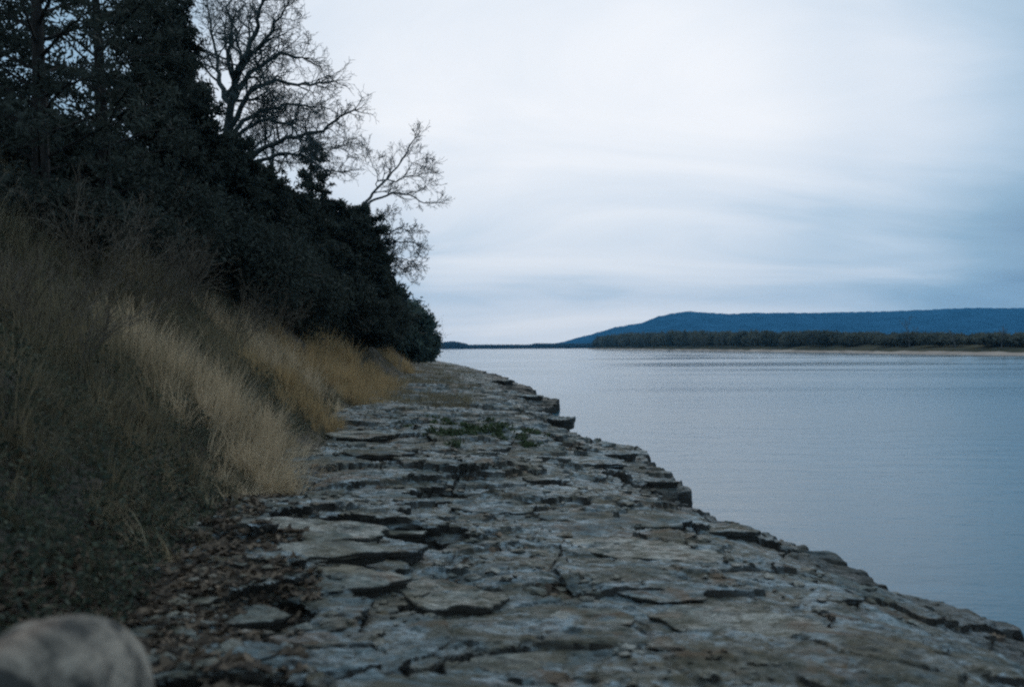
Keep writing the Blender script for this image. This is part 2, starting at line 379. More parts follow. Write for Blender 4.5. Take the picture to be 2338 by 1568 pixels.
def leaf_cards(C, size, rng, aspect=1.6, up=0.0):
    """one small bent quad (diamond) at each centre"""
    n = len(C); a = rng.normal(size=(n, 3)); a /= np.linalg.norm(a, axis=1)[:, None]
    a[:, 2] = a[:, 2] * (1 - up) - up * 0.5; b = np.cross(a, rng.normal(size=(n, 3))); b /= np.linalg.norm(b, axis=1)[:, None] + 1e-9
    s = (size * (0.6 + 0.8 * rng.random(n)))[:, None]
    V = np.stack([C - a * s * aspect, C + b * s * .5, C + a * s * aspect, C - b * s * .5], 1).reshape(-1, 3)
    return V, np.arange(4 * n).reshape(n, 4)
# the wood on the far bank: one mass
rng = np.random.default_rng(5)
CC = []; TI = []; SZ = []
for i in range(520):
    t_ = (i + rng.random()) / 520; c = shore(np.array([t_]))[0] + nrm * (22 + 75 * rng.random())
    dist = math.hypot(*c); pxx = W0 / 2 + FPX * c[0] / c[1]; tpy = np.interp(pxx, [1340, 1370, 1450, 1560, 1700, 1900, 2000, 2100, 2200, 2337, 2600], [784, 768, 761, 756, 757, 759, 760, 762, 763, 764, 768]) + 13 * rng.random() ** 1.6 + 9 * float(vnoise(t_ * 38, 0.5, 9)) - 2 - (6 * rng.random() if rng.random() < 0.12 else 0); hgt = max(1.5, P(pxx, tpy, c[1])[2] - 2.4)
    wid = 2.2 + 2.4 * rng.random(); n = 420
    u = rng.normal(size=(n, 3)); u /= np.linalg.norm(u, axis=1)[:, None]; u *= (0.55 + 0.45 * rng.random(n))[:, None]
    CC.append(np.stack([c[0] + u[:, 0] * wid, c[1] + u[:, 1] * wid, 2.4 + hgt * (0.5 + 0.5 * u[:, 2]) + 0.5 * rng.random(n)], -1))
    TI.append(np.full(n, rng.random() * 0.7) + 0.3 * rng.random(n)); SZ.append(np.full(n, 0.5))
C = np.concatenate(CC); V, F = leaf_cards(C, np.concatenate(SZ), rng, 1.3)
tag(mk('far_wood', V, F, M_FARWOOD, sm=False, col=np.repeat(np.concatenate(TI), 4)), 'band of dark bushy wood along the far river bank', 'wood', kind='stuff')
# the wood at the bend, far downstream
CC = []
for i in range(420):
    px = 940 + 430 * (i + rng.random()) / 420; d = 1500 + 250 * rng.random()
    top = 784.5 - 5 * math.exp(-((px - 1030) / 22) ** 2) + (3.0 if 1060 < px < 1220 else 0) + 1.5 * rng.random()
    p = P(px, top, d); n = 90; u = rng.normal(size=(n, 3)); u /= np.linalg.norm(u, axis=1)[:, None]
    CC.append(np.stack([p[0] + u[:, 0] * 9, p[1] + u[:, 1] * 9, (p[2]) * (0.5 + 0.5 * u[:, 2])], -1))
C = np.concatenate(CC); V, F = leaf_cards(C, np.full(len(C), 1.6), rng, 1.3)
tag(mk('distant_wood', V, F, M_DISTANT, sm=False, col=rng.random(len(V))), 'thin blue strip of distant wood at the river bend', 'wood', kind='stuff')

# ridge
ridge = [(1180, 797), (1235, 791), (1290, 779), (1350, 763), (1400, 748), (1432, 742), (1465, 737), (1500, 723), (1535, 715), (1565, 711), (1610, 713), (1660, 717), (1720, 714), (1800, 714.5), (1900, 713.5), (2000, 711), (2100, 708), (2180, 704), (2240, 702.5), (2300, 704), (2420, 702), (2600, 712)]
rx_ = np.array([p[0] for p in ridge]); ry_ = np.array([p[1] for p in ridge])
pxs = np.linspace(1180, 2600, 460); D0 = 3000.0
crest = np.array([P(a, np.interp(a, rx_, ry_), D0) for a in pxs]); crest[:, 2] = np.maximum(crest[:, 2] + 2.2 * fbm(pxs / 9, pxs * 0, 4, 4), -0.8)
prof = np.concatenate([np.linspace(0, 1, 40), 1 + np.linspace(0.05, 1, 16)])
V = []
for q in prof:
    if q <= 1: yoff = -(1 - q) * 900; zf = smooth(0, 1, q) * 0.55 + 0.45 * q
    else: yoff = (q - 1) * 900; zf = 1 - smooth(0, 1, q - 1)
    z = crest[:, 2] * zf + (14 * fbm(pxs / 40, np.full(len(pxs), q * 4), 14, 4) * (min(q, 1) * (1 - min(q, 1)) * 4 if q < 1 else 0))
    z = np.where(z < 0, z, z) - 0.8 * (1 - zf)
    V.append(np.stack([crest[:, 0] + yoff * crest[:, 0] / D0, crest[:, 1] + yoff, z], -1))
V = np.array(V)
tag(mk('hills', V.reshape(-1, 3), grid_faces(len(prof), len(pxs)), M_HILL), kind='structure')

# ------------------------------------------------------------------ trees
def tubes(segs, k):
    """segs: (n,8) p0,p1,r0,r1 -> separate tapered prisms"""
    p0, p1, r0, r1 = segs[:, :3], segs[:, 3:6], segs[:, 6], segs[:, 7]
    d = p1 - p0; L = np.linalg.norm(d, axis=1)[:, None] + 1e-9; d = d / L
    ref = np.where(np.abs(d[:, 2:3]) > 0.9, np.array([[1.0, 0, 0]]), np.array([[0, 0, 1.0]]))
    a = np.cross(d, ref); a /= np.linalg.norm(a, axis=1)[:, None]; b = np.cross(d, a)
    an = np.arange(k) * 2 * math.pi / k
    ring = a[:, None, :] * np.cos(an)[None, :, None] + b[:, None, :] * np.sin(an)[None, :, None]
    A = p0[:, None, :] - d[:, None, :] * (r0 * 0.3)[:, None, None] + ring * r0[:, None, None]; B = p1[:, None, :] + ring * r1[:, None, None]
    V = np.concatenate([A, B], 1).reshape(-1, 3)
    i = np.arange(k); q = np.stack([i, (i + 1) % k, (i + 1) % k + k, i + k], -1)
    F = (q[None] + (np.arange(len(segs)) * 2 * k)[:, None, None]).reshape(-1, 4)
    return V, F
def grow(out, start, dirs, L, R, level, rng, nlev, kids, wob=0.22, lift=0.05, ratio=0.6, spread=0.75, minr=0.006, axis=None):
    """vectorised branching; appends (n,8) segment arrays"""
    n = len(start)
    if n == 0 or level > nlev: return
    steps = 5 if level < nlev else 3
    p = start.copy(); d = dirs / np.linalg.norm(dirs, axis=1)[:, None]; r = R.copy(); pts = [p.copy()]; ds = [d.copy()]; rs = [r.copy()]
    for s in range(steps):
        d = d + rng.normal(size=(n, 3)) * wob + np.array([0, 0, lift]); d /= np.linalg.norm(d, axis=1)[:, None]
        q = p + d * (L / steps)[:, None]; r2 = np.maximum(R * (1 - 0.72 * (s + 1) / steps), minr)
        out.append(np.concatenate([p, q, r[:, None], r2[:, None]], 1)); p = q; r = r2
        pts.append(p.copy()); ds.append(d.copy()); rs.append(r.copy())
    if level == nlev: return
    pts, ds, rs = np.array(pts), np.array(ds), np.array(rs)
    nk = kids[min(level, len(kids) - 1)]
    idx = np.repeat(np.arange(n), nk); m = len(idx)
    tpos = 0.18 + 0.82 * ((np.tile(np.arange(nk), n) + rng.random(m)) / nk); f = np.clip(tpos * steps, 0, steps - 1e-4); i0 = f.astype(int); fr = (f - i0)[:, None]
    sp = pts[i0, idx] * (1 - fr) + pts[i0 + 1, idx] * fr; pd = ds[i0, idx]
    side = np.cross(pd, rng.normal(size=(m, 3))); side /= np.linalg.norm(side, axis=1)[:, None] + 1e-9
    ang = spread * (0.7 + 0.6 * rng.random(m))
    nd = pd * np.cos(ang)[:, None] + side * np.sin(ang)[:, None]
    nL = L[idx] * ratio * (1.15 - 0.55 * tpos) * (0.65 + 0.7 * rng.random(m)); nR = np.maximum(np.minimum(rs[i0, idx] * 0.68, R[idx] * 0.6), minr)
    grow(out, sp, nd, nL, nR, level + 1, rng, nlev, kids, wob, lift, ratio, spread, minr)
def spawn_from_polyline(out, pts, rads, rng, count, L0, nlev, kids, **kw):
    pts = np.array(pts); sl = np.linalg.norm(np.diff(pts, axis=0), axis=1); cum = np.concatenate([[0], np.cumsum(sl)]); tot = cum[-1]
    s = tot * (0.22 + 0.78 * (np.arange(count) + rng.random(count)) / count)
    sp = np.stack([np.interp(s, cum, pts[:, i]) for i in range(3)], -1); e = np.minimum(s + 0.05 * tot, tot)
    bk = np.stack([np.interp(np.maximum(s - 0.1 * tot, 0), cum, pts[:, i]) for i in range(3)], -1); pd = sp - bk; pd /= np.linalg.norm(pd, axis=1)[:, None] + 1e-9
    rr = np.interp(s, cum, rads); side = np.cross(pd, rng.normal(size=(count, 3))); side /= np.linalg.norm(side, axis=1)[:, None]
    ang = 0.85 * (0.6 + 0.6 * rng.random(count)); nd = pd * np.cos(ang)[:, None] + side * np.sin(ang)[:, None]
    grow(out, sp, nd, L0 * (1.1 - 0.5 * s / tot) * (0.6 + 0.7 * rng.random(count)), np.minimum(rr * 0.6, 0.09 * L0 / 2), 1, rng, nlev, kids, **kw)
    end = pts[-1]; pd = pts[-1] - pts[-2]; pd = pd / np.linalg.norm(pd)
    m = 4; nd = pd + rng.normal(size=(m, 3)) * 0.35
    grow(out, np.repeat(end[None], m, 0), nd, np.full(m, L0 * 0.7), np.full(m, rads[-1] * 0.8), 2, rng, nlev, kids, **kw)
def refine(pts, rng, amp):
    """resample a limb with a wandering, knotty line"""
    pts = np.array(pts); out = [pts[0]]
    for a, b in zip(pts[:-1], pts[1:]):
        L = np.linalg.norm(b - a)
        for k_ in (1, 2, 3): out.append(a + (b - a) * k_ / 3 + (rng.normal(size=3) * amp * L if k_ < 3 else 0))
    return out
def bare_tree(name, label, base_px, depth, limbs, r0, L0, seed, count=10, nlev=4, kids=(6, 5, 5, 4), mat=None, minr=0.0055, **kw):
    rng = np.random.default_rng(seed); mat = mat or M_BARK
    fork = P(base_px[0], base_px[1], depth)
    gx_ = fork[0] - 0.4; gz = float(bank_height(np.array(gx_), np.array(depth + 0.3))) - 0.15
    root = np.array([gx_, depth + 0.3, gz])
    t = thing(name, label, 'tree', root)
    trunk = []; twigs = []
    line = refine([root, root * 0.55 + fork * 0.45 + np.array([0.15, 0, 0]), fork], rng, 0.03); rr = np.linspace(r0 * 1.35, r0, len(line))
    for i in range(len(line) - 1): trunk.append(np.concatenate([line[i], line[i + 1], [rr[i], rr[i + 1]]])[None])
    for li, (pxs_, rs_, dd) in enumerate(limbs):
        q0 = P(pxs_[0][0], pxs_[0][1], depth); js = np.concatenate([a_[:, :3] for a_ in trunk] + [trunk[-1][:, 3:6]]); q = [js[np.argmin(np.linalg.norm(js - q0, axis=1))]]
        for j, (a, b) in enumerate(pxs_[1:]): q.append(P(a, b, depth + dd * (j + 1) / len(pxs_)))
        q = refine(q, rng, 0.05); rr = np.linspace(rs_, rs_ * 0.28, len(q)) * 0.86
        for i in range(len(q) - 1): trunk.append(np.concatenate([q[i], q[i + 1], [rr[i], rr[i + 1]]])[None])
        spawn_from_polyline(twigs, q, rr, rng, count, L0, nlev, kids, minr=minr, **kw)
    V, F = tubes(np.concatenate(trunk), 8); mk('trunk', V - root, F, mat, t)
    S_ = np.concatenate(twigs); V, F = tubes(S_, 3); mk('crown', V - root, F, mat, t, sm=False)
    return t

bare_tree('oak_tree', 'tall bare oak with arching grey limbs above the dark evergreens', (516, 330), 28, [
    ([(516, 330), (527, 240), (535, 190), (565, 120), (590, 60), (600, 5)], 0.17, -1.5),
    ([(522, 250), (500, 190), (496, 160), (488, 98), (474, 20)], 0.11, 2),
    ([(530, 225), (555, 190), (582, 160), (640, 120), (690, 132)], 0.12, 1.5),
    ([(535, 200), (560, 130), (625, 70), (650, 20)], 0.10, -2),
    ([(520, 310), (541, 270), (567, 214), (619, 187), (680, 195), (728, 190)], 0.12, -2),
    ([(520, 325), (545, 290), (590, 256), (654, 238), (712, 246)], 0.11, 1.5),
    ([(520, 335), (560, 295), (614, 272), (665, 285), (690, 330)], 0.09, -1),
    ([(535, 195), (520, 120), (530, 50), (520, -40)], 0.10, 1),
    ], 0.24, 1.45, 3, count=14, nlev=4, kids=(5, 5, 4, 3), wob=0.26, lift=0.04, spread=0.8)
bare_tree('oak_tree', 'wide bare oak whose lowest limb reaches out over the shore', (556, 385), 32, [
    ([(556, 385), (580, 355), (610, 334), (678, 315), (718, 303), (767, 275), (808, 252)], 0.13, -2),
    ([(562, 380), (600, 365), (640, 351), (690, 354), (740, 388), (770, 392)], 0.10, 1.5),
    ([(575, 360), (600, 320), (640, 290), (700, 262)], 0.06, 2),
    ([(690, 312), (720, 330), (750, 345), (782, 330)], 0.05, -1),
    ([(560, 380), (575, 330), (590, 300)], 0.06, -1),
    ], 0.2, 1.35, 8, count=13, nlev=4, kids=(5, 4, 4, 3), wob=0.27, lift=0.03, spread=0.8)
bare_tree('leaning_tree', 'small bare tree leaning right, apart from the others, over the water', (824, 476), 46, [
    ([(824, 476), (850, 442), (885, 408), (920, 362), (946, 318)], 0.10, -1.5),
    ([(830, 468), (857, 455), (895, 441), (935, 445), (968, 464), (990, 464)], 0.085, 1.5),
    ([(866, 430), (862, 400), (848, 370), (838, 350)], 0.035, 1),
    ([(885, 412), (920, 405), (955, 402), (975, 420)], 0.05, -1),
    ([(905, 384), (940, 372), (975, 385)], 0.04, 1),
    ], 0.13, 1.25, 12, count=9, nlev=4, kids=(4, 4, 4, 2), wob=0.2, lift=0.04, spread=0.62, minr=0.008, mat=M_BARKFAR)
bare_tree('bare_tree', 'low bushy bare tree with fine twigs right of the evergreens', (836, 600), 58, [
    ([(836, 600), (870, 560), (905, 552), (948, 556)], 0.09, -1.5),
    ([(836, 600), (858, 540), (875, 505), (885, 492)], 0.08, 1.5),
    ([(840, 590), (880, 540), (910, 520), (938, 528)], 0.08, 1),
    ([(842, 602), (880, 590), (915, 590), (945, 600)], 0.08, -1),
    ([(842, 604), (890, 610), (925, 628)], 0.07, 1),
    ], 0.13, 1.5, 21, count=10, nlev=4, kids=(5, 5, 4, 2), wob=0.22, lift=0.05, spread=0.8, minr=0.012, mat=M_BARKFAR)
bare_tree('bare_tree', 'slim upright bare tree rising behind the wide oak', (624, 420), 37, [
    ([(624, 420), (622, 370), (626, 320), (620, 270)], 0.08, -1),
    ([(624, 400), (650, 360), (668, 330)], 0.05, 1),
    ([(623, 380), (600, 340), (590, 310)], 0.05, -1),
    ], 0.11, 1.2, 33, count=10, nlev=4, kids=(4, 4, 3, 2), wob=0.22, lift=0.06)

def conifer(kind, seed, H, R, n_br, dens, bare=0.0, droop=-0.05, shape=0.8):
    """returns (segments, leaf centres, tint, size): trunk at origin, height H, widest radius R"""
    rng = np.random.default_rng(seed); segs = []; cs = []; ti = []
    lean = rng.normal(size=2) * 0.03 * H; m = 12
    tl = [np.array([lean[0] * (i / m) ** 2, lean[1] * (i / m) ** 2, H * i / m]) for i in range(m + 1)]
    r0 = 0.016 * H + 0.04
    for i in range(m): segs.append(np.concatenate([tl[i], tl[i + 1], [r0 * (1 - i / m) + 0.01, r0 * (1 - (i + 1) / m) + 0.01]]))
    for b in range(n_br):
        h = bare + (1 - bare) * (b + rng.random()) / n_br; az = b * 2.399 + rng.random()
        prof_ = (1 - h) ** shape * (0.55 + 0.45 * min(1, (h - bare) / 0.15 + 0.3))
        L = R * prof_ * (0.4 + 0.85 * rng.random()) + 0.12
        s = np.array([lean[0] * h * h, lean[1] * h * h, H * h]); d = np.array([math.cos(az), math.sin(az), 0.35 + 0.5 * h + rng.normal() * 0.12]); d /= np.linalg.norm(d)
        mid = s + d * L * 0.5; tip = mid + (d + np.array([0, 0, droop * 4])) * L * 0.5
        segs.append(np.concatenate([s, mid, [0.035, 0.02]])); segs.append(np.concatenate([mid, tip, [0.02, 0.006]]))
        ncl = max(3, int(L * dens)); clt = rng.random()
        f = 0.25 + 0.75 * rng.random(ncl) ** 0.7; pt = np.where(f[:, None] < 0.5, s + (mid - s) * (f[:, None] * 2), mid + (tip - mid) * (f[:, None] * 2 - 1))
        pt = pt + rng.normal(size=(ncl, 3)) * np.array([0.15, 0.15, 0.10]) * (0.35 + L * 0.45)
        k_ = 24
        lc = np.repeat(pt, k_, 0) + rng.normal(size=(ncl * k_, 3)) * np.array([0.085, 0.085, 0.06])
        cs.append(lc); ti.append(np.clip(0.25 * clt + 0.35 * np.repeat(rng.random(ncl), k_) + 0.4 * rng.random(ncl * k_), 0, 1))
    return np.array(segs), np.concatenate(cs), np.concatenate(ti)
def build_conifer(name, label, loc, seed, H, R, n_br, dens, mat=None, size=0.06, group=None, **kw):
    segs, C, T = conifer('c', seed, H, R, n_br, dens, **kw); rng = np.random.default_rng(seed + 1)
    t = thing(name, label, 'tree', loc, group)
    V, F = tubes(segs[:12], 7); mk('trunk', V, F, M_BARKDARK, t)
    V1, F1 = tubes(segs[12:], 3)
    lf, FF = leaf_cards(C, np.full(len(C), size), rng, 1.9)
    o = mk('crown', lf, FF, mat or M_NEEDLE, t, sm=False, col=np.repeat(T, 4)); mk('limbs', V1, F1, M_BARKDARK, t, sm=False)
    return t
def ground_under(px, depth, dx=0.0):
    x = ray(px, 790)[0] * depth + dx
    return np.array([x, depth, float(bank_height(np.array(x), np.array(depth))) - 0.1])
def top_h(base, px, py, depth): return P(px, py, depth)[2] - base[2]
EG = 'dark evergreens along the top of the bank'
cedars = [  # px, top py, depth, R, branches, density, bare, label
    (95, -420, 13.5, 2.2, 52, 5, 0.10, 'huge dark evergreen at the left edge, sky glinting through its crown'),
    (240, -330, 17, 2.4, 56, 4.2, 0.14, 'towering dark evergreen second from the left edge'),
    (-60, -300, 17, 2.6, 80, 8, 0.05, 'dark evergreen cut off by the left edge of the view'),
    (325, -90, 21, 1.9, 110, 10, 0.10, 'dense dark evergreen left of the tall bare oak'),
    (395, 0, 26, 2.0, 120, 16, 0.0, 'evergreen whose pointed top just reaches the upper edge beside the oak'),
    (150, 315, 24, 3.2, 130, 13, 0.02, 'broad dark evergreen filling the gap behind the two tallest'),
    (20, 300, 26, 3.0, 120, 13, 0.0, 'dark evergreen deep in the left corner behind the tallest one'),
    (455, 215, 24, 1.5, 110, 17, 0.0, 'narrow dark evergreen at the foot of the tall oak'),
    (510, 330, 25, 1.6, 110, 17, 0.0, 'dark evergreen hiding the trunk of the wide oak'),
    (575, 395, 29, 2.2, 110, 16, 0.0, 'squat dark evergreen just under the wide oak limb'),
    (652, 445, 33, 2.5, 110, 16, 0.0, 'dark evergreen below the slim bare tree'),
    (716, 325, 37, 1.5, 60, 9, 0.0, 'thin see-through evergreen with level branches under the oak limb'),
    (755, 468, 37, 2.6, 110, 16, 0.0, 'dark evergreen at the foot of the thin see-through one'),
    (806, 480, 42, 2.6, 110, 15, 0.0, 'dark evergreen at the base of the leaning bare tree'),
    (832, 535, 47, 2.5, 100, 15, 0.0, 'dark evergreen behind the bushy bare tree'),
    (838, 585, 56, 2.4, 100, 14, 0.0, 'lower dark evergreen next down the shore'),
    (872, 618, 68, 2.6, 100, 13, 0.0, 'last dark evergreen before the rounded bush'),
]
for i, (px, py, d, R_, nb, dn, bare, lab) in enumerate(cedars):
    b = ground_under(px, d); H = top_h(b, px, py, d)
    sz = 0.026 + 0.0009 * d
    build_conifer('evergreen_tree', lab, b, 100 + i, H, R_, nb, dn, size=sz, group=EG, bare=bare, shape=0.6 if i < 7 or '0see' in lab else 0.45)

# rounded bushes where the bank meets the water, and dark thicket filling under the trees
def bush(name, label, loc, rx, rz, n, mat, seed, size, cat='bush', group=None, flat=0.0):
    rng = np.random.default_rng(seed); t = thing(name, label, cat, loc, group)
    out = []; m = 9; az = rng.random(m) * 6.28
    dirs = np.stack([np.cos(az) * 0.6, np.sin(az) * 0.6, np.ones(m)], -1)
    grow(out, np.zeros((m, 3)), dirs, np.full(m, rz * 0.75), np.full(m, 0.05), 1, rng, 3, (4, 4, 3), wob=0.15, lift=0.05, minr=0.012)
    V, F = tubes(np.concatenate(out), 3); mk('stems', V, F, M_STEM, t, sm=False)
    k_ = max(30, n // 60); u = rng.normal(size=(k_, 3)); u /= np.linalg.norm(u, axis=1)[:, None]; u *= (0.45 + 0.55 * rng.random(k_) ** 0.5)[:, None]
    c = np.stack([u[:, 0] * rx, u[:, 1] * rx, rz * 0.5 + u[:, 2] * rz * 0.5], -1)
    L_ = np.repeat(c, 60, 0) + rng.normal(size=(k_ * 60, 3)) * 0.14 * min(rx, rz) * np.array([1, 1, 0.8])
    T = np.clip(0.5 * np.repeat(rng.random(k_), 60) + 0.5 * rng.random(k_ * 60), 0, 1)
    V, F = leaf_cards(L_, np.full(len(L_), size), rng, 1.3); mk('crown', V, F, mat, t, sm=False, col=np.repeat(T, 4)); return t
for i, (px, pb, d, rx, h, lab) in enumerate([
    (925, 795, 84, 2.6, 5.6, 'tall blue-green bush beyond the last evergreen'),
    (948, 795, 98, 2.6, 5.6, 'rounded blue-green bush at the end of the bank, against the sky'),
    (958, 797, 112, 2.2, 4.2, 'small rounded bush nearest the water at the far tip'),
    (885, 795, 74, 2.4, 5.2, 'dark green bush in front of the last evergreen'),
    (925, 797, 130, 4.0, 8.5, 'bush looming behind the rounded bushes')]):
    x = ray(px, 790)[0] * d; b = np.array([x, d, max(float(bank_height(np.array(x), np.array(float(d)))), 0.6) - 0.1])
    bush('round_bush', lab, b, rx, h, 9000, M_BUSH, 300 + i, 0.10 + 0.0008 * d, group='rounded bushes at the far tip of the bank')
for i, (px, py, d, rx, h, lab) in enumerate([
    (20, 420, 17, 1.6, 2.0, 'dark thicket at the left edge hiding the foot of the tallest evergreen'),
    (190, 430, 19, 1.8, 2.2, 'dark thicket at the foot of the second tallest evergreen'),
    (110, 470, 13.6, 1.2, 1.0, 'low dark bush at the foot of the huge evergreen'),
    (245, 480, 17.0, 1.3, 1.1, 'low dark bush in front of the second tall evergreen trunk'),
    (345, 520, 20, 1.7, 2.3, 'dark thicket halfway up the bank under the tallest evergreens'),
    (440, 560, 23, 1.8, 2.5, 'dark thicket below the narrow evergreen'),
    (560, 600, 24, 2.0, 2.6, 'dark thicket below the wide oak'),
    (660, 640, 29, 1.9, 2.6, 'dark thicket in the middle of the bank'),
    (740, 640, 36, 2.0, 3.0, 'dark thicket below the leaning bare tree'),
    (800, 660, 44, 2.1, 3.2, 'dark thicket above the golden grass'),
    (850, 680, 54, 2.2, 3.6, 'dark thicket right of the golden grass')]):
    b = ground_under(px, d)
    bush('thicket', lab, b, rx, h, 16000, M_NEEDLE, 330 + i, 0.03 + 0.0009 * d, cat='thicket', group='dark thickets on the bank')

# bare brush on the near bank
def brush(label, loc, seed, h, n, lean=(0.25, -0.1)):
    rng = np.random.default_rng(seed); t = thing('bare_shrub', label, 'shrub', loc, 'bare brown shrubs on the near bank')
    out = []; az = rng.random(n) * 6.28
    dirs = np.stack([np.cos(az) * 0.45 + lean[0], np.sin(az) * 0.45 + lean[1], np.ones(n)], -1); st_ = np.stack([np.cos(az) * 0.2, np.sin(az) * 0.2, np.zeros(n)], -1)
    grow(out, st_, dirs, h * (0.6 + 0.5 * rng.random(n)), np.full(n, 0.010), 1, rng, 4, (5, 5, 4, 3), wob=0.13, lift=0.03, ratio=0.55, spread=0.5, minr=0.0022)
    S_ = np.concatenate(out); big = S_[:, 6] > 0.006
    V, F = tubes(S_[big], 4); mk('stems', V, F, M_STEM, t); V, F = tubes(S_[~big], 3); mk('twigs', V, F, M_STEM, t, sm=False); return t
for i, (px, d, h, lab) in enumerate([
    (40, 9.0, 1.3, 'bare brown shrub at the left edge of the bank'),
    (190, 12.5, 1.5, 'bare brown shrub high on the bank under the left evergreens'),
    (310, 13.5, 1.4, 'bare shrub behind the pale grass clump'),
    (390, 16.0, 1.6, 'bare shrub topmost on the bank, its twigs against the dark trees'),
    (110, 8.2, 1.0, 'low bare shrub in front of the left evergreens'),
    (520, 18.0, 1.4, 'bare shrub right behind the pale grass clump'),
    (600, 22.0, 1.4, 'bare shrub between the pale and the golden grass')]):
    brush(lab, ground_under(px, d), 400 + i, h, 11)

# ------------------------------------------------------------------ grass
def blades(root, L, lean, rng, w=0.004, seg=4, curl=1.0, az_main=0.0, az_var=0.9):
    n = len(root); az = az_main + rng.normal(size=n) * az_var; c = np.stack([np.cos(az), np.sin(az), np.zeros(n)], -1)
    side = np.stack([-np.sin(az + rng.normal(size=n) * 0.8), np.cos(az), np.zeros(n)], -1); side /= np.linalg.norm(side, axis=1)[:, None]
    ws = w * (0.6 + 0.8 * rng.random(n)); p = root.copy(); rows_ = []
    for s in range(seg + 1):
        f = s / seg; ww = (ws * (1 - 0.85 * f))[:, None]
        rows_.append(np.stack([p - side * ww, p + side * ww], 1))
        th = np.clip(lean * (0.25 + 1.35 * f * curl), 0, 2.3); step = (L / seg)[:, None]
        p = p + (c * np.sin(th)[:, None] + np.array([0, 0, 1]) * np.cos(th)[:, None]) * step
    V = np.stack(rows_, 1).reshape(n, -1, 3); q = np.array([[2 * s, 2 * s + 1, 2 * s + 3, 2 * s + 2] for s in range(seg)])
    F = (q[None] + (np.arange(n) * 2 * (seg + 1))[:, None, None]).reshape(-1, 4)
    return V.reshape(-1, 3), F, 2 * (seg + 1)
def tufts(cx_, cy_, rng, per, R_, L, lean, w, az_main, az_var, spread=0.6):
    """messy tufts: blades fan out from many small crowns; returns root, length, lean, azimuth, tuft index"""
    m = len(cx_); idx = np.repeat(np.arange(m), per); n = len(idx); a = rng.random(n) * 6.28; r = R_[idx] * np.sqrt(rng.random(n))
    x = cx_[idx] + r * np.cos(a); y = cy_[idx] + r * np.sin(a)
    main = (az_main + rng.normal(size=m) * az_var)[idx]; ax = np.cos(main) + spread * np.cos(a); ay = np.sin(main) + spread * np.sin(a)
    Lb = L[idx] * (0.35 + 0.75 * rng.random(n)); ln = lean[idx] * (0.35 + 1.0 * rng.random(n))
    return x, y, np.arctan2(ay, ax), Lb, ln, idx
def tuft_mesh(x, y, az, Lb, ln, w, rng, org, seg=5):
    V, F, k_ = blades(np.stack([x, y, bank_height(x, y) - 0.02], -1) - org, Lb, ln, rng, w, seg, az_main=az, az_var=0.25); return V, F, k_
def tussock(label, px, d, n, L, R_, mat, seed, lean=0.75, w=0.004, group='dry grass clumps on the bank', az=-0.5, azv=0.5):
    rng = np.random.default_rng(seed); b = ground_under(px, d); b[2] += 0.1
    m = max(12, n // 60); r = R_ * 1.25 * np.sqrt(rng.random(m)); a = rng.random(m) * 6.28
    x, y, az_, Lb, ln, ix = tufts(b[0] + r * np.cos(a), b[1] + r * np.sin(a) * 1.3, rng, n // m, np.full(m, 0.10 * R_ + 0.03), L * (0.45 + 0.5 * rng.random(m)) * (1 - 0.3 * r / R_ / 1.25), lean * (0.7 + 0.7 * rng.random(m)), w, az, azv, 0.8)
    V, F, k_ = tuft_mesh(x, y, az_, Lb, ln, w, rng, b)
    tn = np.clip(rng.random(m)[ix] * 0.6 + 0.45 * rng.random(len(x)), 0, 1)
    o = mk('grass_clump', V, F, mat, sm=False, col=np.repeat(tn, k_)); o.location = b
    return tag(o, label, 'grass', group)
tussock('tall pale straw clump with plume tops, brightest grass on the bank', 440, 11.5, 4400, 1.4, 0.9, M_DRY, 501, 0.75)
tussock('pale straw clump drooping over the rocks below the brightest one', 560, 10.5, 2600, 1.05, 0.8, M_DRY, 502, 1.0)
tussock('golden mound of grass nearest the rocks in mid distance', 845, 27.0, 5200, 1.15, 1.5, M_GOLD, 503, 0.95, 0.009)
tussock('golden mound of grass left of the nearest golden one', 745, 24.0, 4200, 1.2, 1.4, M_GOLD, 504, 0.9, 0.008)
tussock('golden grass at the foot of the dark thicket', 800, 32.0, 4200, 1.5, 1.9, M_GOLD, 505, 0.9, 0.010)
tussock('straw clump whose blades trail onto the shelf', 655, 12.0, 2400, 0.85, 0.7, M_DRY, 506, 1.1)
tussock('straw clump at the left with single long stalks', 250, 8.2, 1300, 1.05, 0.8, M_DULL, 507, 0.85)
tussock('thin grass clump at the left edge', 60, 6.4, 900, 0.9, 0.7, M_DULL, 508, 0.85)
tussock('short straw clump between the pale clumps and the golden mounds', 650, 17.0, 3800, 0.95, 1.0, M_GOLD, 510, 0.9, 0.006)
tussock('brown grass clump above the short straw one', 620, 20.0, 3800, 1.2, 1.3, M_DRY, 511, 0.8, 0.006)
tussock('sparse straw fringe creeping over the shelf below the pale clumps', 585, 9.2, 1500, 0.55, 0.5, M_DRY, 512, 1.1)
tussock('olive grass clump high on the slope under the tall evergreens', 250, 11.5, 3800, 1.1, 1.3, M_DULL, 513, 0.75)
tussock('brownish grass clump at the top of the slope left of the oak', 360, 15.5, 3800, 1.2, 1.5, M_DULL, 514, 0.75, 0.005)
tussock('ragged grass clump on the slope close to the left edge', 110, 9.5, 3200, 1.2, 1.1, M_DULL, 515, 0.7)
tussock('far golden grass strip by the rounded bush', 905, 55.0, 3600, 1.3, 2.6, M_GOLD, 509, 0.9, 0.014)

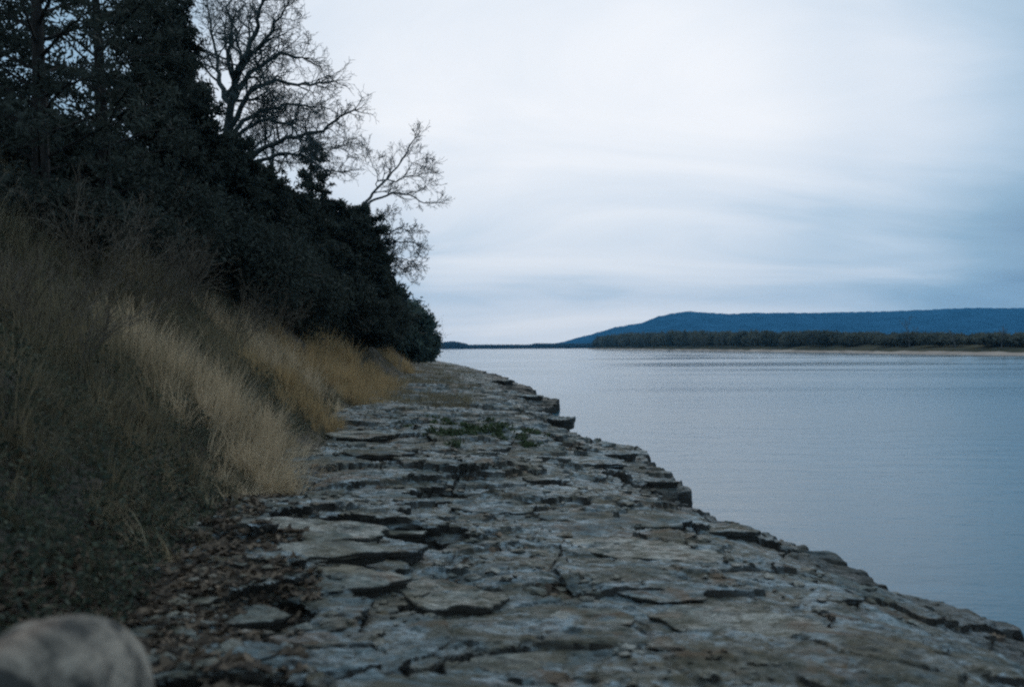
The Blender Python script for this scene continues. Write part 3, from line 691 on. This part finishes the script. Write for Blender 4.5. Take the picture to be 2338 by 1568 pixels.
def scatter_band(n, y0, y1, o0, o1, rng, power=1.0):
    y = y0 * (y1 / y0) ** rng.random(n); o = o0 + (o1 - o0) * rng.random(n) ** power
    x = foot(y) - o; return x, y, o
rng = np.random.default_rng(61)
x, y, o_ = scatter_band(8200, 4.6, 75, -0.25, 9.5, rng, 0.9)
keep = (fbm(x * 0.8, y * 0.5, 62, 3) > -0.22) & (rng.random(len(x)) < np.clip(0.3 + (y - 5) / 8, 0.2, 1)); x, y, o_ = x[keep], y[keep], o_[keep]; m = len(x)
fl = np.clip(0.5 + o_ * 0.2, 0.3, 1)
bx_, by_, az_, Lb, ln, ix = tufts(x, y, rng, 36, 0.05 + 0.004 * y, (0.22 + 0.62 * rng.random(m) ** 1.6) * fl, 0.7 + 0.9 * rng.random(m), 0.004, -0.5, 0.9, 0.8)
V, F, k_ = tuft_mesh(bx_, by_, az_, Lb, ln, 0.0035, rng, np.zeros(3), 4)
tn = np.clip(rng.random(m) ** 1.5 * 0.7 + 1.0 * fbm(x * 0.9, y * 0.6, 66, 3) + 0.1, 0, 1)[ix]
tag(mk('bank_grass', V, F, M_DULL, sm=False, col=np.repeat(np.clip(tn + 0.2 * rng.random(len(tn)), 0, 1), k_)), 'dull olive and brown grass covering the earth bank', 'grass', kind='stuff')
# thin grass that has crept over the soil on the distant part of the shelf
y = 24 * (190 / 24) ** rng.random(2600); q = rng.random(2600); x = foot(y) + (lip(y) - foot(y)) * (0.02 + 0.75 * q); kp = (fbm(x * 0.5, y * 0.22, 96, 3) > -0.05 + 0.5 * (q - 0.35)); x, y = x[kp], y[kp]; m = len(x)
bx_, by_, az_, Lb, ln, ix = tufts(x, y, rng, 16, 0.10 + 0.003 * y, np.full(m, 0.28), 0.8 + 0.9 * rng.random(m), 0.01, -0.3, 1.0, 1.0)
V, F, k_ = blades(np.stack([bx_, by_, rock_height(bx_, by_) - 0.02], -1), Lb, ln, rng, 0.009, 3, az_main=az_, az_var=0.3)
tag(mk('shelf_grass', V, F, M_DULL, sm=False, col=np.repeat(0.25 + 0.6 * rng.random(len(bx_)), k_)), 'short dead grass on the soil that covers the distant part of the shelf', 'grass', kind='stuff')
# low dark leaves on the near bank, fallen leaves at its foot
x, y, o_ = scatter_band(110000, 2.0, 22, 0.15, 5.5, rng); z = bank_height(x, y)
C = np.stack([x, y, z + 0.30 * rng.random(len(x)) * np.clip(o_ + 0.2, 0.05, 1)], -1); V, F = leaf_cards(C, 0.016 + 0.0008 * y, rng, 1.0)
tag(mk('ground_cover', V, F, M_IVY, sm=False, col=np.repeat(rng.random(len(x)) ** 2, 4)), 'dark creeping leaves covering the near bank', 'ground cover', kind='stuff')
n = 26000; y = 2.4 * (12 / 2.4) ** rng.random(n); x = foot(y) - 0.75 + 1.6 * rng.random(n)
keep = (fbm(x * 1.5, y * 1.2, 63, 3) > -0.16 + 0.25 * (x - foot(y))) & (x < foot(y) + 0.95 - 0.03 * y + 0.9 * fbm(x * 1.2, y * 1.2, 65, 4)) & (rng.random(len(x)) < 0.75); x, y = x[keep], y[keep]
# leaves also lodge in the hollows of the shelf
n2 = 60000; y2 = 4.0 * (45 / 4.0) ** rng.random(n2); x2 = foot(y2) + (lip(y2) - foot(y2)) * rng.random(n2)
h_ = rock_height(x2, y2); hav = sum(rock_height(x2 + a, y2 + b) for a, b in ((.22, 0), (-.22, 0), (0, .22), (0, -.22))) / 4
kp = (h_ < hav - 0.028) & (fbm(x2 * 0.8, y2 * 0.6, 64, 2) > 0.0); x2, y2 = x2[kp], y2[kp]
zz1 = np.maximum(np.where(x < foot(y) + 0.3, bank_height(x, y), -9), rock_height(x, y))
C = np.concatenate([np.stack([x, y, zz1 + 0.012], -1), np.stack([x2, y2, h_[kp] + 0.012], -1)])
a = rng.random(len(C)) * 6.28; s_ = 0.018 + 0.022 * rng.random(len(C)); tl = rng.normal(size=(len(C), 2)) * 0.35
A = np.stack([np.cos(a), np.sin(a), tl[:, 0]], -1) * s_[:, None] * 1.4; B = np.stack([-np.sin(a), np.cos(a), tl[:, 1]], -1) * s_[:, None] * 0.7
V = np.stack([C - A, C + B * .8 - A * .3, C + B * .7 + A * .5, C + A, C - B * .7 + A * .4, C - B * .8 - A * .4], 1).reshape(-1, 3)
tag(mk('fallen_leaves', V, np.arange(len(V)).reshape(-1, 6), M_LITTER, sm=False, col=np.repeat(rng.random(len(C)) ** 1.8, 6)), 'brown fallen leaves at the foot of the bank and in cracks of the shelf', 'leaves', kind='stuff')

# ------------------------------------------------------------------ loose slabs and stones on the shelf
def slab(name, label, px, py, w, dpt, th, seed, rot=0.0, tilt=(0, 0), mat=None, lift=0.0, cat='slab', group='loose slabs lying on the shelf', pts=None, corner=0.25):
    """a broken flat stone: irregular outline, slightly hollow under its rim"""
    rng = np.random.default_rng(seed)
    r = ray(px, py); z = 0.95
    for _ in range(25):
        tt_ = (z - EYE[2]) / r[2]; c = EYE + r * tt_; z = z * 0.6 + 0.4 * float(rock_height(np.array(c[0]), np.array(c[1])))
    th = th * 0.6; nA, nR = 64, 14; an = np.arange(nA) * 2 * math.pi / nA
    nc = 6 + int(rng.integers(0, 3)); ca = np.sort((np.arange(nc) + 0.55 * rng.random(nc)) * 2 * math.pi / nc); cr = 1 - corner * rng.random(nc)
    P_ = np.stack([np.cos(ca) * cr, np.sin(ca) * cr], -1); rad = np.zeros(nA)
    for i_, a_ in enumerate(an):           # ray / polygon distance gives straight broken sides
        u = np.array([math.cos(a_), math.sin(a_)]); best = 9
        for j in range(nc):
            p, q = P_[j], P_[(j + 1) % nc]; e = q - p; den = u[0] * e[1] - u[1] * e[0]
            if abs(den) < 1e-9: continue
            t_ = (p[0] * e[1] - p[1] * e[0]) / den; s2 = (p[0] * u[1] - p[1] * u[0]) / den
            if t_ > 0 and -1e-6 <= s2 <= 1 + 1e-6: best = min(best, t_)
        rad[i_] = best
    rad = rad * (1 + 0.05 * fbm(np.cos(an) * 4 + seed, np.sin(an) * 4, seed, 4, 0.6) * 2)
    rings = []
    fs = np.concatenate([np.linspace(0.02, 0.93, nR - 4), [0.975, 1.0]]); 
    for f in fs:
        xx = np.cos(an) * rad * f * w / 2; yy = np.sin(an) * rad * f * dpt / 2
        zz_ = th + 0.22 * th * fbm(xx * 4 + seed, yy * 5, seed + 3, 5, 0.6) * 2 - (0.10 * th if f == 1.0 else 0)
        rings.append(np.stack([xx, yy, zz_], -1))
    for f, zf in ((1.0, 0.72), (0.985, 0.62), (0.995, 0.45), (0.95, 0.38), (0.93, 0.1), (0.90, -0.6)):
        j_ = 1 + 0.03 * fbm(an * 5, an * 0 + zf * 9, seed + 7, 3)
        rings.append(np.stack([np.cos(an) * rad * f * j_ * w / 2, np.sin(an) * rad * f * j_ * dpt / 2, np.full(nA, th * zf)], -1))
    V = np.concatenate(rings); nr = len(rings); i = np.arange(nr * nA).reshape(nr, nA)
    F = np.stack([i[:-1], np.roll(i, -1, 1)[:-1], np.roll(i, -1, 1)[1:], i[1:]], -1).reshape(-1, 4)[:, ::-1]
    V = np.concatenate([V, [[0, 0, th]]]); cap = np.stack([i[0], np.roll(i[0], -1), np.full(nA, nr * nA)], -1)
    o = mk(name, V, [F, cap], mat or M_SLAB, sm=False)
    hh = rock_height(c[0] + np.array([0, .35, -.35, 0, 0]) * w, c[1] + np.array([0, 0, 0, .35, -.35]) * dpt)
    o.location = (c[0], c[1], float(np.mean(hh)) + lift); o.rotation_euler = (tilt[0], tilt[1], rot)
    return tag(o, label, cat, group)
SL = [
    (790, 1325, 0.95, 0.62, 0.10, 'pale flat slab with rounded corners left of the dark hollow', 0.1, (0.03, 0.02)),
    (560, 1412, 0.72, 0.42, 0.08, 'pale flat slab beside the leaf litter', -0.1, (0.02, -0.03)),
    (1020, 1375, 1.05, 0.75, 0.15, 'wedge shaped slab with a dark shadowed edge towards the camera', -0.35, (0.02, 0.05)),
    (640, 1215, 1.9, 0.95, 0.15, 'long layered slab at the edge of the grass', 0.12, (0.03, 0.05)),
    (680, 1262, 1.7, 0.8, 0.10, 'thin layered slab directly below the long one', 0.2, (0.03, 0.05)),
    (900, 1200, 0.9, 0.5, 0.08, 'small pale slab right of the long layered one', 0.0, (0.02, 0.03)),
    (860, 1262, 1.1, 0.5, 0.12, 'dark slab overhanging the hollow', 0.1, (0.0, 0.04)),
    (1130, 1160, 1.3, 0.8, 0.13, 'olive slab standing proud above the leafy hollow', 0.05, (0.04, 0.03)),
    (1240, 1098, 0.6, 0.5, 0.14, 'small dark block on the pale bed', 0.0, (0.0, 0.0)),
    (1010, 1138, 0.7, 0.5, 0.13, 'dark block left of the olive slab', 0.3, (0.0, 0.0)),
    (1470, 1260, 1.7, 0.8, 0.07, 'broad tan slab in the middle of the shelf', -0.3, (0.02, 0.04)),
    (1405, 1168, 1.9, 0.8, 0.10, 'long olive slab running out to the water', -0.12, (0.02, 0.03)),
    (1620, 1212, 1.1, 0.5, 0.12, 'olive slab on the lip above the water', -0.3, (0.0, 0.06)),
    (1330, 1055, 2.0, 1.0, 0.14, 'square ended olive slab in mid shelf', -0.1, (0.02, 0.02)),
    (1490, 1096, 0.9, 0.6, 0.15, 'dark block at the water edge, topmost of the lip', -0.2, (0.0, 0.03)),
    (1280, 962, 0.9, 1.2, 0.32, 'dark knobbly block jutting over the water', 0.0, (0.0, 0.0)),
    (1200, 905, 1.8, 1.5, 0.22, 'dark pointed ledge block reaching into the water', -0.1, (0.0, 0.04)),
    (1145, 874, 1.5, 1.6, 0.26, 'small dark block beyond the pointed one', 0.0, (0.0, 0.0)),
    (1405, 1036, 0.9, 0.7, 0.14, 'dark capped block above the lip bend', -0.2, (0.0, 0.0)),
    (830, 1000, 1.6, 1.1, 0.15, 'grey slab next to the trailing straw', 0.15, (0.03, 0.02)),
    (860, 1045, 1.3, 0.7, 0.15, 'dark slab in front of the grey one by the straw', 0.1, (0.0, 0.02)),
    (1690, 1425, 1.4, 0.75, 0.08, 'tan slab with a long dark crack below it', -0.12, (0.03, 0.03)),
    (1830, 1340, 0.9, 0.6, 0.09, 'dark stained slab close to the right lip', -0.4, (0.0, 0.05)),
    (540, 1500, 0.55, 0.34, 0.07, 'dark flat stone right of the boulder', 0.0, (0.0, 0.0)),
    (880, 1500, 0.16, 0.15, 0.05, 'small round dark stone on the nearest bed', 0.0, (0.0, 0.0)),
    (1180, 1520, 0.7, 0.45, 0.05, 'thin flat slab at the bottom of the view', 0.2, (0.0, 0.02)),
    (1500, 1360, 0.8, 0.5, 0.05, 'thin blue-grey slab below the broad tan one', -0.1, (0.0, 0.0)),
    (1350, 1400, 0.7, 0.4, 0.05, 'thin grey slab left of the cracked tan one', -0.1, (0.0, 0.0)),
]
for i, (px, py, w_, dp_, th_, lab, rot_, tl_) in enumerate(SL):
    dark_ = 'dark' in lab.split(' with')[0] or 'olive' in lab
    slab('rock_slab', lab, px, py, w_, dp_, th_, 600 + i, rot_, tl_, M_ROCK if dark_ or 'blue' in lab else M_SLAB, lift=-0.045 if 'lip' in lab or 'water' in lab or 'ledge' in lab else -0.02)

# pebbles and rubble: uncountable
rng = np.random.default_rng(71); n = 5200; y = 3.0 * (40 / 3.0) ** rng.random(n); x = foot(y) + (lip(y) - foot(y)) * rng.random(n) ** 1.5
kp = fbm(x * 1.1, y * 0.9, 72, 3) > 0.02; x, y = x[kp], y[kp]; n = len(x); z = rock_height(x, y)
ph = (1 + 5 ** .5) / 2; ico = np.array([(-1, ph, 0), (1, ph, 0), (-1, -ph, 0), (1, -ph, 0), (0, -1, ph), (0, 1, ph), (0, -1, -ph), (0, 1, -ph), (ph, 0, -1), (ph, 0, 1), (-ph, 0, -1), (-ph, 0, 1)]) / 1.9
icf = np.array([(0, 11, 5), (0, 5, 1), (0, 1, 7), (0, 7, 10), (0, 10, 11), (1, 5, 9), (5, 11, 4), (11, 10, 2), (10, 7, 6), (7, 1, 8), (3, 9, 4), (3, 4, 2), (3, 2, 6), (3, 6, 8), (3, 8, 9), (4, 9, 5), (2, 4, 11), (6, 2, 10), (8, 6, 7), (9, 8, 1)])
sz = (0.012 + 0.045 * rng.random(n) ** 3)[:, None, None]; sc_ = np.stack([1 + rng.random(n), 0.7 + rng.random(n), 0.3 + 0.4 * rng.random(n)], -1)[:, None, :]
a = rng.random(n) * 6.28; v = (ico[None] + rng.normal(size=(n, 12, 3)) * 0.16) * sz * sc_
v = np.stack([v[..., 0] * np.cos(a)[:, None] - v[..., 1] * np.sin(a)[:, None], v[..., 0] * np.sin(a)[:, None] + v[..., 1] * np.cos(a)[:, None], v[..., 2]], -1) + np.stack([x, y, z + 0.008], -1)[:, None]
tag(mk('rubble', v.reshape(-1, 3), (icf[None] + (np.arange(n) * 12)[:, None, None]).reshape(-1, 3), M_SLAB, sm=False), 'small broken stones strewn over the shelf', 'stones', kind='stuff')

# green plants in a hollow of the shelf
rng = np.random.default_rng(81); r = ray(1095, 985); c = EYE + r * ((0.85 - EYE[2]) / r[2]); n = 5200
x = c[0] + np.repeat(rng.normal(size=65) * 0.75, 80) + rng.normal(size=n) * 0.07; y = c[1] + np.repeat(rng.normal(size=65) * 1.3, 80) + rng.normal(size=n) * 0.09; z = rock_height(x, y) + 0.08 * rng.random(n)
gp = np.stack([x, y, z], -1) - c; V, F = leaf_cards(gp, np.full(n, 0.035), rng, 1.2)
o = mk('green_plant', V, F, M_GREEN, sm=False, col=np.repeat(rng.random(n), 4)); o.location = c
tag(o, 'low bright green plant growing in a hollow of the shelf', 'plant')

# boulder in the near left corner
def boulder():
    m, t, b = newmat('pale_boulder'); p = posn(t)
    c = mixc(t, ramp(t, noise(t, p, 5.0, 6, 0.6, 1.0), [(0.42, 0.0), (0.60, 1.0)]), (0.022, 0.024, 0.021), (0.24, 0.215, 0.175))
    c = mixc(t, ramp(t, noise(t, p, 3.0, 3, 0.5), [(0.54, 0.0), (0.68, 0.35)]), c, (0.26, 0.17, 0.12))
    t.links.new(c, b.inputs['Base Color']); b.inputs['Roughness'].default_value = 0.85
    t.links.new(bump(t, noise(t, p, 11, 6, 0.65), 0.04, 1.0), b.inputs['Normal'])
    d = 2.2; ctr = P(112, 1655, d); nu, nv = 96, 64
    th = np.linspace(0.001, math.pi - 0.001, nv)[:, None]; az = np.linspace(0, 2 * math.pi, nu, endpoint=False)[None]
    e = 0.66; sgn = lambda q: np.sign(q) * np.abs(q) ** e
    x = sgn(np.sin(th)) * sgn(np.cos(az)); y = sgn(np.sin(th)) * sgn(np.sin(az)); z = sgn(np.cos(th)) * np.ones_like(az)
    k_ = 1 + 0.07 * fbm(x * 1.7 + z, y * 1.7 - z, 7, 4) * 2
    V = np.stack([x * 0.215 * k_, y * 0.25 * k_, z * 0.25 * k_ + 0.04 * (-x) * 0 - 0.05 * np.clip(x, 0, 1) ** 2], -1)
    V = V.reshape(-1, 3); lowr = V[:, 2] < 0; V[lowr, 2] *= 3.4; V[lowr, :2] *= (1 + 0.25 * np.clip(-V[lowr, 2:3], 0, 0.8)); i = np.arange(nv * nu).reshape(nv, nu)
    F = np.stack([i[:-1], i[1:], np.roll(i, -1, 1)[1:], np.roll(i, -1, 1)[:-1]], -1).reshape(-1, 4)
    o = mk('boulder', V, F, m); o.location = ctr
    return tag(o, 'pale rounded boulder in the bottom left corner, nearest the camera', 'boulder')
boulder()

# far-bank trees that stand clear of the wood, and a snag in the water
def small_tree(label, px, up, seed, h):
    rng = np.random.default_rng(seed); s = ray(px, 795); 
    j = np.argmin(np.abs(shore(np.linspace(0, 1, 800))[:, 0] / shore(np.linspace(0, 1, 800))[:, 1] - s[0])); c = shore(np.linspace(0, 1, 800))[j] + nrm * up
    loc = np.array([c[0], c[1], 1.6]); t = thing('bare_tree', label, 'tree', loc, 'small bare trees on the far bank')
    out = []; grow(out, np.zeros((1, 3)), np.array([[0, 0, 1.0]]), np.array([h]), np.array([0.14]), 1, rng, 4, (9, 6, 4), wob=0.08, lift=0.05, ratio=0.5, spread=0.6, minr=0.03)
    S_ = np.concatenate(out); V, F = tubes(S_[:5], 6); mk('trunk', V, F, M_BARKFAR, t); V, F = tubes(S_[5:], 3); mk('crown', V, F, M_BARKFAR, t, sm=False)
for a in [('small bare tree on the right part of the far beach', 2090, 24, 1, 8.0), ('small bare tree close to the right edge on the far bank', 2200, 16, 2, 4.5),
          ('small bare tree standing in the middle of the far beach', 1850, 20, 3, 6.0), ('small bare tree at the right edge of the far bank', 2310, 14, 4, 4.5), ('small bare tree where the far beach begins', 1640, 18, 5, 7)]:
    small_tree(*a)
c = far_pt(1527, 803.5); S_ = np.array([np.r_[c + [0, 0, -0.6], c + [0.1, 0, 0.5], 0.22, 0.16], np.r_[c + [0.1, 0, 0.5], c + [0.5, 0, 1.4], 0.16, 0.08], np.r_[c + [0.1, 0, 0.4], c + [-0.7, 0, 0.9], 0.11, 0.05]])
V, F = tubes(S_, 7); o = mk('driftwood_snag', V - c, F, M_BARK); o.location = c; tag(o, 'tiny dark snag sticking out of the river near the far beach', 'driftwood')

# ------------------------------------------------------------------ haze
def haze():
    m = bpy.data.materials.new('haze_air'); m.use_nodes = True; t = m.node_tree; t.nodes.clear()
    v = N(t, 'ShaderNodeVolumePrincipled'); v.inputs['Color'].default_value = (0.15, 0.56, 1.0, 1); v.inputs['Density'].default_value = 0.00009; v.inputs['Anisotropy'].default_value = 0.2
    o = N(t, 'ShaderNodeOutputMaterial'); t.links.new(v.outputs[0], o.inputs['Volume'])
    a = 5300; z0, z1 = -2.0, 320
    V = np.array([[x, y, z] for z in (z0, z1) for y in (-a, a) for x in (-a, a)], float)
    F = np.array([[0, 2, 3, 1], [4, 5, 7, 6], [0, 1, 5, 4], [2, 6, 7, 3], [0, 4, 6, 2], [1, 3, 7, 5]])
    return tag(mk('haze', V, F, m, sm=False), 'thin blue evening haze over the river valley', 'haze', kind='stuff')
haze()
